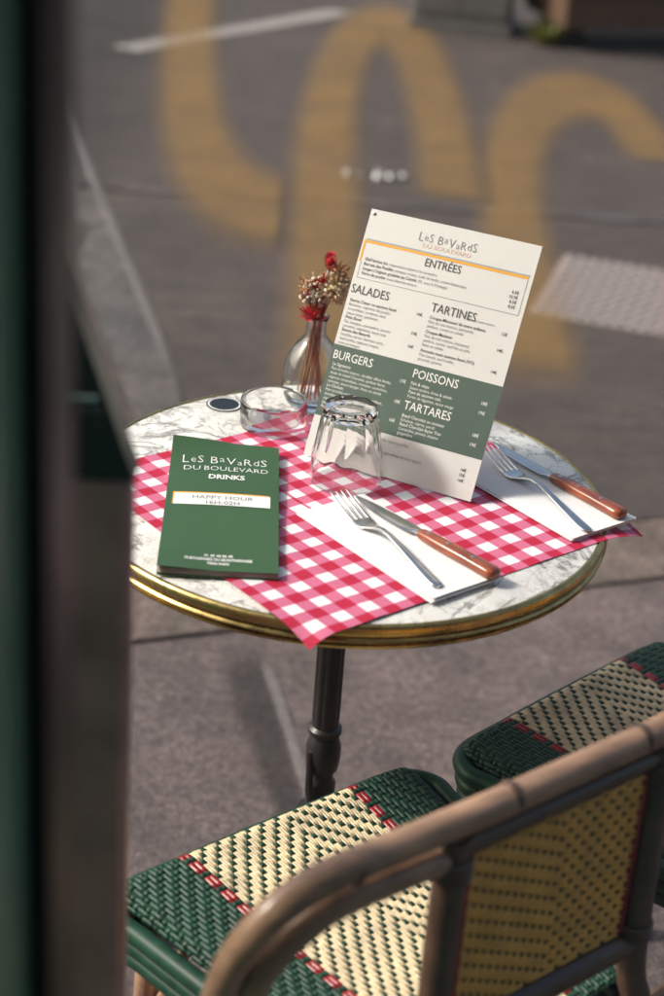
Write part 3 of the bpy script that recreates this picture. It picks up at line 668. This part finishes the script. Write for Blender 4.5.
for hx, hz, lab in ((.026, .178, 'loose peach dried sprig reaching above the beige cluster'), (-.016, .160, 'loose peach dried sprig on the outer side of the white spray')):
    t = flower('dried_sprig', lab, (hx*.25, .002, .115), (-hx*.5, .004, .012), (hx, .0, hz), M['stem'], .0008)
    b = MB(); spray(b, (hx*.95, -.002, hz-.002), .0095, 46, .0042, rn, 'petal', 1.4); spray(b, (hx*.9, -.002, hz-.004), .009, 18, .0018, rn); b.build('flower_head', M['fpeach'], t)
t = flower('dried_grass', 'thin straw coloured dried stalk sticking out on the left of the bunch', (-.005, .002, .115), (.006, .010, .012), (-.0085, .0, .165), M['stem'], .0009)
b = MB()
for i in range(14): z = .152+i*.0017; blob(b, (-.0082+rn.uniform(-.001, .001), rn.uniform(-.001, .001), z), .0013, 4, .3, rn)
b.build('seed_head', M['fbeige'], t)
for (mx, my), (fx, fy), mt in (((.002, -.004), (-.016, -.006), 'stem'), ((.005, .0), (-.002, -.013), 'rstem'), ((-.001, .004), (-.013, .006), 'stem'), ((.006, -.003), (.004, -.012), 'rstem'), ((-.005, -.003), (-.019, .0), 'stem')):
    t = flower('dried_stalk', 'bare thin dried stalk leaning inside the glass vase', (mx, my, .115), (fx, fy, .012), (mx*1.8, my*1.8, .140), M[mt], .0010)

# ------------------------------------------------------------------ woven bistro chairs (local: x right, +y front, origin under front edge)
def arch(b, pts, nrm, w, h):      # flat arched strand along pts
    m = len(pts); o = len(b.v)
    for i in range(m):
        T = (pts[min(i+1, m-1)]-pts[max(i-1, 0)]).normalized(); N = nrm[i]; S = T.cross(N).normalized()
        for a, c in ((-.5, -.25), (-.26, .75), (.26, .75), (.5, -.25)): q = pts[i]+S*w*a+N*h*c; b.v.append((q.x, q.y, q.z))
    for i in range(m-1):
        for k in range(3): b.f.append((o+i*4+k, o+i*4+k+1, o+(i+1)*4+k+1, o+(i+1)*4+k))
PX, PY = .0064, .0086
NI, NJ = 65, 47
def seat_pt(i, j):
    # i across, j from the front; the weave wraps over the front and side rails
    x = (i-(NI-1)/2)*PX; s_ = j*PY; r = .016; q = math.pi/2*r
    if s_ < q: a = math.pi/2*(1-s_/q); y = -r+r*math.sin(a); dz = -r+r*math.cos(a); ny, nz = math.sin(a), math.cos(a)
    else: y = -r-(s_-q); dz = 0; ny, nz = 0, 1
    taper = 1+.28*(y/.42); hw = (NI-1)/2*PX; e = hw-abs(x); nx = 0
    if e < q:
        a = math.pi/2*(1-max(0, e)/q); xx = math.copysign(hw-q+r*math.sin(a), x); dz2 = -r+r*math.cos(a); nx = math.copysign(math.sin(a), x)
    else: xx = x; dz2 = 0
    dz += dz2-.010*max(0, 1-(x/hw)**2)*min(1, max(0, -y)/.12)
    dz = max(dz, -.0175)
    cr = .013*max(0, (abs(xx)-.150)/.06)**2*max(0, 1-(-y)/.10) # rounded front corners
    return Vector((xx*taper, y-cr, .467+dz)), Vector((nx, ny, max(nz*(1-abs(nx)), .05))).normalized()
def strand_col(i):
    x = abs((i-(NI-1)/2)*PX)
    return 'cream' if x < .1055 else ('red' if x < .1175 else 'green')
def under(i, j):
    c = strand_col(i)
    if c == 'cream':
        k = i-(NI-1)//2; d = k if k < 3 else 6-k
        return (j+d) % 3 == 0
    if c == 'red': return j % 3 == 0
    return (j+(i if i < NI//2 else -i)) % 3 == 0
def make_chair():
    t = empty('bistro_chair', (0, 0, 0))
    seat = MB()
    seat.grid(lambda u, v: (lambda p, n: p-n*.0032)(*seat_pt(u*(NI-1), v*(NJ-1))), 32, 25)
    so = seat.build('seat', M['back'], t, True)
    bs = {'cream': MB(), 'red': MB(), 'green': MB()}
    hi, lo = .0011, -.0019; rw = random.Random(11)
    for i in range(NI):
        pts, nr = [], []
        for k in range((NJ-1)*3+1):
            j = k/3; p, n = seat_pt(i, j); j0 = int(round(j)); d = abs(j-j0)
            h = lo if under(i, j0) else hi
            pts.append(p+n*h); nr.append(n)
        c = strand_col(i); e = rw.uniform(-.0002, .0002); tx = [Vector((rw.uniform(-.00016, .00016)+e, 0, rw.uniform(-.0002, .0002))) for _ in pts]
        if c == 'cream':      # flat strands laid in pairs
            for sg in (-1, 1): arch(bs[c], [p+q+Vector((sg*PX*.245, 0, rw.uniform(-.00015, .00015))) for p, q in zip(pts, tx)], nr, PX*.50, .0014)
        else: arch(bs[c], [p+q for p, q in zip(pts, tx)], nr, PX*.94, .0019)
    for j in range(NJ):
        pts, nr = [], []
        for k in range((NI-1)*4+1):
            i = k/4; i0 = int(i+.5); p, n = seat_pt(i, j)
            h = .0009 if (abs(i-i0) < .3 and under(i0, j)) else -.0013
            pts.append(p+n*h); nr.append(n)
        arch(bs['green'], pts, nr, PY*.86, .0022)
    for c in bs: bs[c].build(c+'_strands', M[c], so, True, 180, kind='stuff')
    # seat rails: two green wrapped tubes round the seat
    for dz, r, off in ((-.014, .0110, .005), (-.034, .0100, .002), (-.053, .0095, -.001)):
        pts = []
        hw = .210+off
        for (x, y) in ((-hw*.72, -.400), (-hw*.855, -.22), (-hw*.95, -.075), (-hw+.006, -.035), (-hw+.035, -.010+off), (-.10, -.006+off), (0, -.005+off), (.10, -.006+off), (hw-.035, -.010+off), (hw-.006, -.035), (hw*.95, -.075), (hw*.855, -.22), (hw*.72, -.400)): pts.append((x, y, .462+dz-.0))
        MB().tube(bez(pts, 6), r, 12).build('seat_rail', M['green'], t, True)
    MB().tube([(-.150, -.402, .436), (.150, -.402, .436)], .011, 12).build('seat_rail', M['rat'], t, True)
    # rattan hoop: back rail sweeping round into the arms
    side = [(-.10, -.402, .7665), (-.19, -.402, .769), (-.25, -.402, .770), (-.288, -.400, .762), (-.312, -.394, .742), (-.325, -.384, .712), (-.325, -.368, .668), (-.318, -.345, .61), (-.292, -.30, .545), (-.245, -.25, .478), (-.186, -.220, .425)]
    full = side+[(0, -.402, .766)]+[(-x, y, z) for x, y, z in side[::-1]]
    MB().tube(bez([full[0]] if False else (side[::-1]+[(0, -.402, .766)]+[(-x, y, z) for x, y, z in side]), 8), .0138, 16).build('back_hoop', M['rat'], t, True)
    inn = [(-.135, -.400, .733), (-.19, -.400, .736), (-.245, -.399, .735), (-.278, -.397, .722), (-.297, -.390, .698), (-.306, -.378, .66), (-.300, -.352, .60), (-.277, -.31, .535), (-.232, -.265, .470), (-.180, -.245, .425)]
    for sg in (1, -1): MB().tube(bez([(sg*x, y, z) for x, y, z in inn], 8), .0128, 14).build('inner_hoop', M['rat'], t, True)
    for sg in (1, -1):
        for (x, y, z, ax, r, n_) in ((sg*.124, -.4012, .725, 'z', .0166, 5), (sg*.127, -.4022, .545, 'z', .0168, 4), (sg*.152, -.401, .7512, 'x', .0172, 0)):
            for q in range(n_):
                b = MB(); d = (q-n_/2)*.0042
                b.tube([(x+r*math.cos(a)*(1 if ax == 'z' else 0)+(d if ax == 'x' else 0), y+r*math.sin(a), z+(d if ax == 'z' else r*math.cos(a))) for a in [2*math.pi*k/20 for k in range(21)]], .0022, 6)
                b.build('binding', M['ratd'], t, True)
    for x, r in ((-.232, .0149), (-.065, .0147), (.09, .0148), (.21, .0149)):
        MB().tube([(x-.004, -.402, .768), (x-.0015, -.402, .768), (x, -.402, .768), (x+.0015, -.402, .768), (x+.004, -.402, .768)], [.0130, r-.0003, r, r-.0003, .0130], 16).build('cane_node', M['ratd'], t, True)
    MB().tube([(-.125, -.400, .738), (.125, -.400, .738)], .0100, 12).build('panel_rail', M['ratd'], t, True)
    MB().tube([(-.125, -.400, .527), (.125, -.400, .527)], .0155, 12).build('panel_rail', M['ratd'], t, True)
    for sg in (1, -1):
        MB().tube(bez([(sg*.124, -.401, .752), (sg*.126, -.402, .64), (sg*.130, -.405, .50), (sg*.150, -.412, .42), (sg*.175, -.43, .20), (sg*.19, -.45, .0)], 6), .0145, 14).build('rear_leg', M['ratd'], t, True)
        MB().tube(bez([(sg*.172, -.04, .43), (sg*.178, -.036, .22), (sg*.182, -.03, 0)], 6), .0135, 14).build('front_leg', M['rat'], t, True)
        MB().tube([(sg*.179, -.037, .16), (sg*.180, -.44, .16)], .0085, 10).build('stretcher', M['rat'], t, True)
        MB().tube(bez([(sg*.176, -.045, .30), (sg*.170, -.085, .385), (sg*.165, -.14, .425)], 6), .0075, 10).build('corner_brace', M['rat'], t, True)
    MB().tube([(-.178, -.235, .16), (.178, -.235, .16)], .0085, 10).build('stretcher', M['rat'], t, True)
    MB().tube(bez([(-.175, -.037, .30), (-.10, -.037, .395), (0, -.037, .42), (.10, -.037, .395), (.175, -.037, .30)], 6), .0075, 10).build('bow_brace', M['rat'], t, True)
    # woven back panel
    pn = MB().box((-.111, -.4005, .541), (.111, -.3995, .727)).build('back_panel', M['back'], t)
    y0 = -.401; pu, pz = .0098, .0054; ni, nj = 22, 34
    bb = {'gold': MB(), 'green': MB(), 'red': MB()}
    def un(i, j): return (j+(i if i < ni//2 else 2*(ni//2)-i)) % 3 == 0
    Nf, Nb = Vector((0, -1, 0)), Vector((0, 1, 0))
    for N in (Nf, Nb):
        for j in range(nj):
            pts = []
            for k in range((ni-1)*2+1):
                i = k/2; i0 = int(round(i)); h = -.0008 if (abs(i-i0) < .1 and un(i0, j)) else .0018
                pts.append(Vector((-.103+i*pu, -.400, .545+j*pz))+N*(h+.0012))
            arch(bb['gold'], pts, [N]*len(pts), pz*.70, .0022)
        for i in range(ni):
            c = 'green'
            pts = []
            for k in range((nj-1)*2+1):
                j = k/2; j0 = int(round(j)); h = .0014 if (abs(j-j0) < .1 and un(i, j0)) else -.0004
                pts.append(Vector((-.103+i*pu, -.400, .545+j*pz))+N*(h+.0010))
            arch(bb[c], pts, [N]*len(pts), pu*.55, .0018)
        for x in (-.106, .106): arch(bb['red'], [Vector((x, -.400, .545+k*.01))+N*(.0022+.0012*(k % 2)) for k in range(19)], [N]*19, .0105, .0030)
    for c in bb: bb[c].build(c+'_strands', M[c], pn, True, 180, kind='stuff')
    return t
ch = make_chair()
c2 = copy_tree(ch)
ch.location = (-.0545, -.248, 0); ch.rotation_euler = (0, 0, TH); tag(ch, 'sunlit rattan bistro chair with cream and green seat, hooped back towards the window', 'chair', 'woven bistro chairs')
c2.location = (.287, .062, 0); c2.rotation_euler = (0, 0, .803); tag(c2, 'shaded rattan bistro chair whose seat corner peeks out beyond the other chair back', 'chair', 'woven bistro chairs')

# ------------------------------------------------------------------ across the road
cb = empty('street_cabinet', (.135, 6.235, 0), R(-7), 'grey steel street cabinet standing across the road', 'cabinet')
MB().bbox((-.01, -.01, 0), (.45, .36, .06), .004).build('plinth', M['cab'], cb)
MB().bbox((0, 0, .0605), (.44, .35, 1.15), .006).build('body', M['cab'], cb)
for x in (.012, .224): d = MB().bbox((x, -.010, .09), (x+.204, -.0005, 1.10), .003).build('door', M['cab'], cb); MB().bbox((x+.09, -.022, .55), (x+.11, -.0105, .64), .003).build('handle', M['lect'], d)
pl = empty('timber_planter', (.80, 6.0, 0), R(17), 'long brown timber planter on dark feet across the road', 'planter')
for x in (.06, .75, 1.45): MB().box((x, .09, 0), (x+.08, .42, .10)).build('foot', M['lect'], pl)
for k in range(4): MB().bbox((0, 0, .1005+k*.135), (1.6, .03, .228+k*.135), .004).build('plank', M['plank'], pl)
for k in range(4): MB().bbox((0, .031, .1005+k*.135), (.03, .469, .228+k*.135), .004).build('plank', M['plank'], pl)
for k in range(4): MB().bbox((0, .47, .1005+k*.135), (1.6, .50, .228+k*.135), .004).build('plank', M['plank'], pl)
MB().box((.032, .032, .102), (1.598, .468, .58)).build('soil', M['soil'], pl)
wd = empty('weed', (.74, 6.12, .0), 0, 'low yellowish green weed growing beside the grey cabinet', 'weed')
b = MB()
for i in range(60):
    a = rn.uniform(0, 6.28); L = rn.uniform(.06, .16); q = Vector((math.cos(a)*.8, math.sin(a)*.8, rn.uniform(.3, 1.2))).normalized(); s_ = q.cross(Vector((0, 0, 1))).normalized()*L*.12
    o = Vector((rn.uniform(-.04, .04), rn.uniform(-.03, .03), 0)); b.add([o, o+q*L*.55-s_, o+q*L, o+q*L*.55+s_], [(0, 1, 2, 3)])
b.build('leaves', M['leaf'], wd, kind='stuff')
for i, (x, y, s_) in enumerate(((-.07, 3.80, .012), (-.03, 3.79, .010), (.035, 3.81, .016), (.07, 3.80, .013), (.11, 3.82, .011))):
    b = MB(); blob(b, (0, 0, s_*.6), s_, 6, .4, rn); o = b.build('crumpled_foil', M['foil']); o.location = (x, y, .008)
    tag(o, 'small shiny crumpled foil scrap lying on the road', 'litter', 'foil scraps on the road')
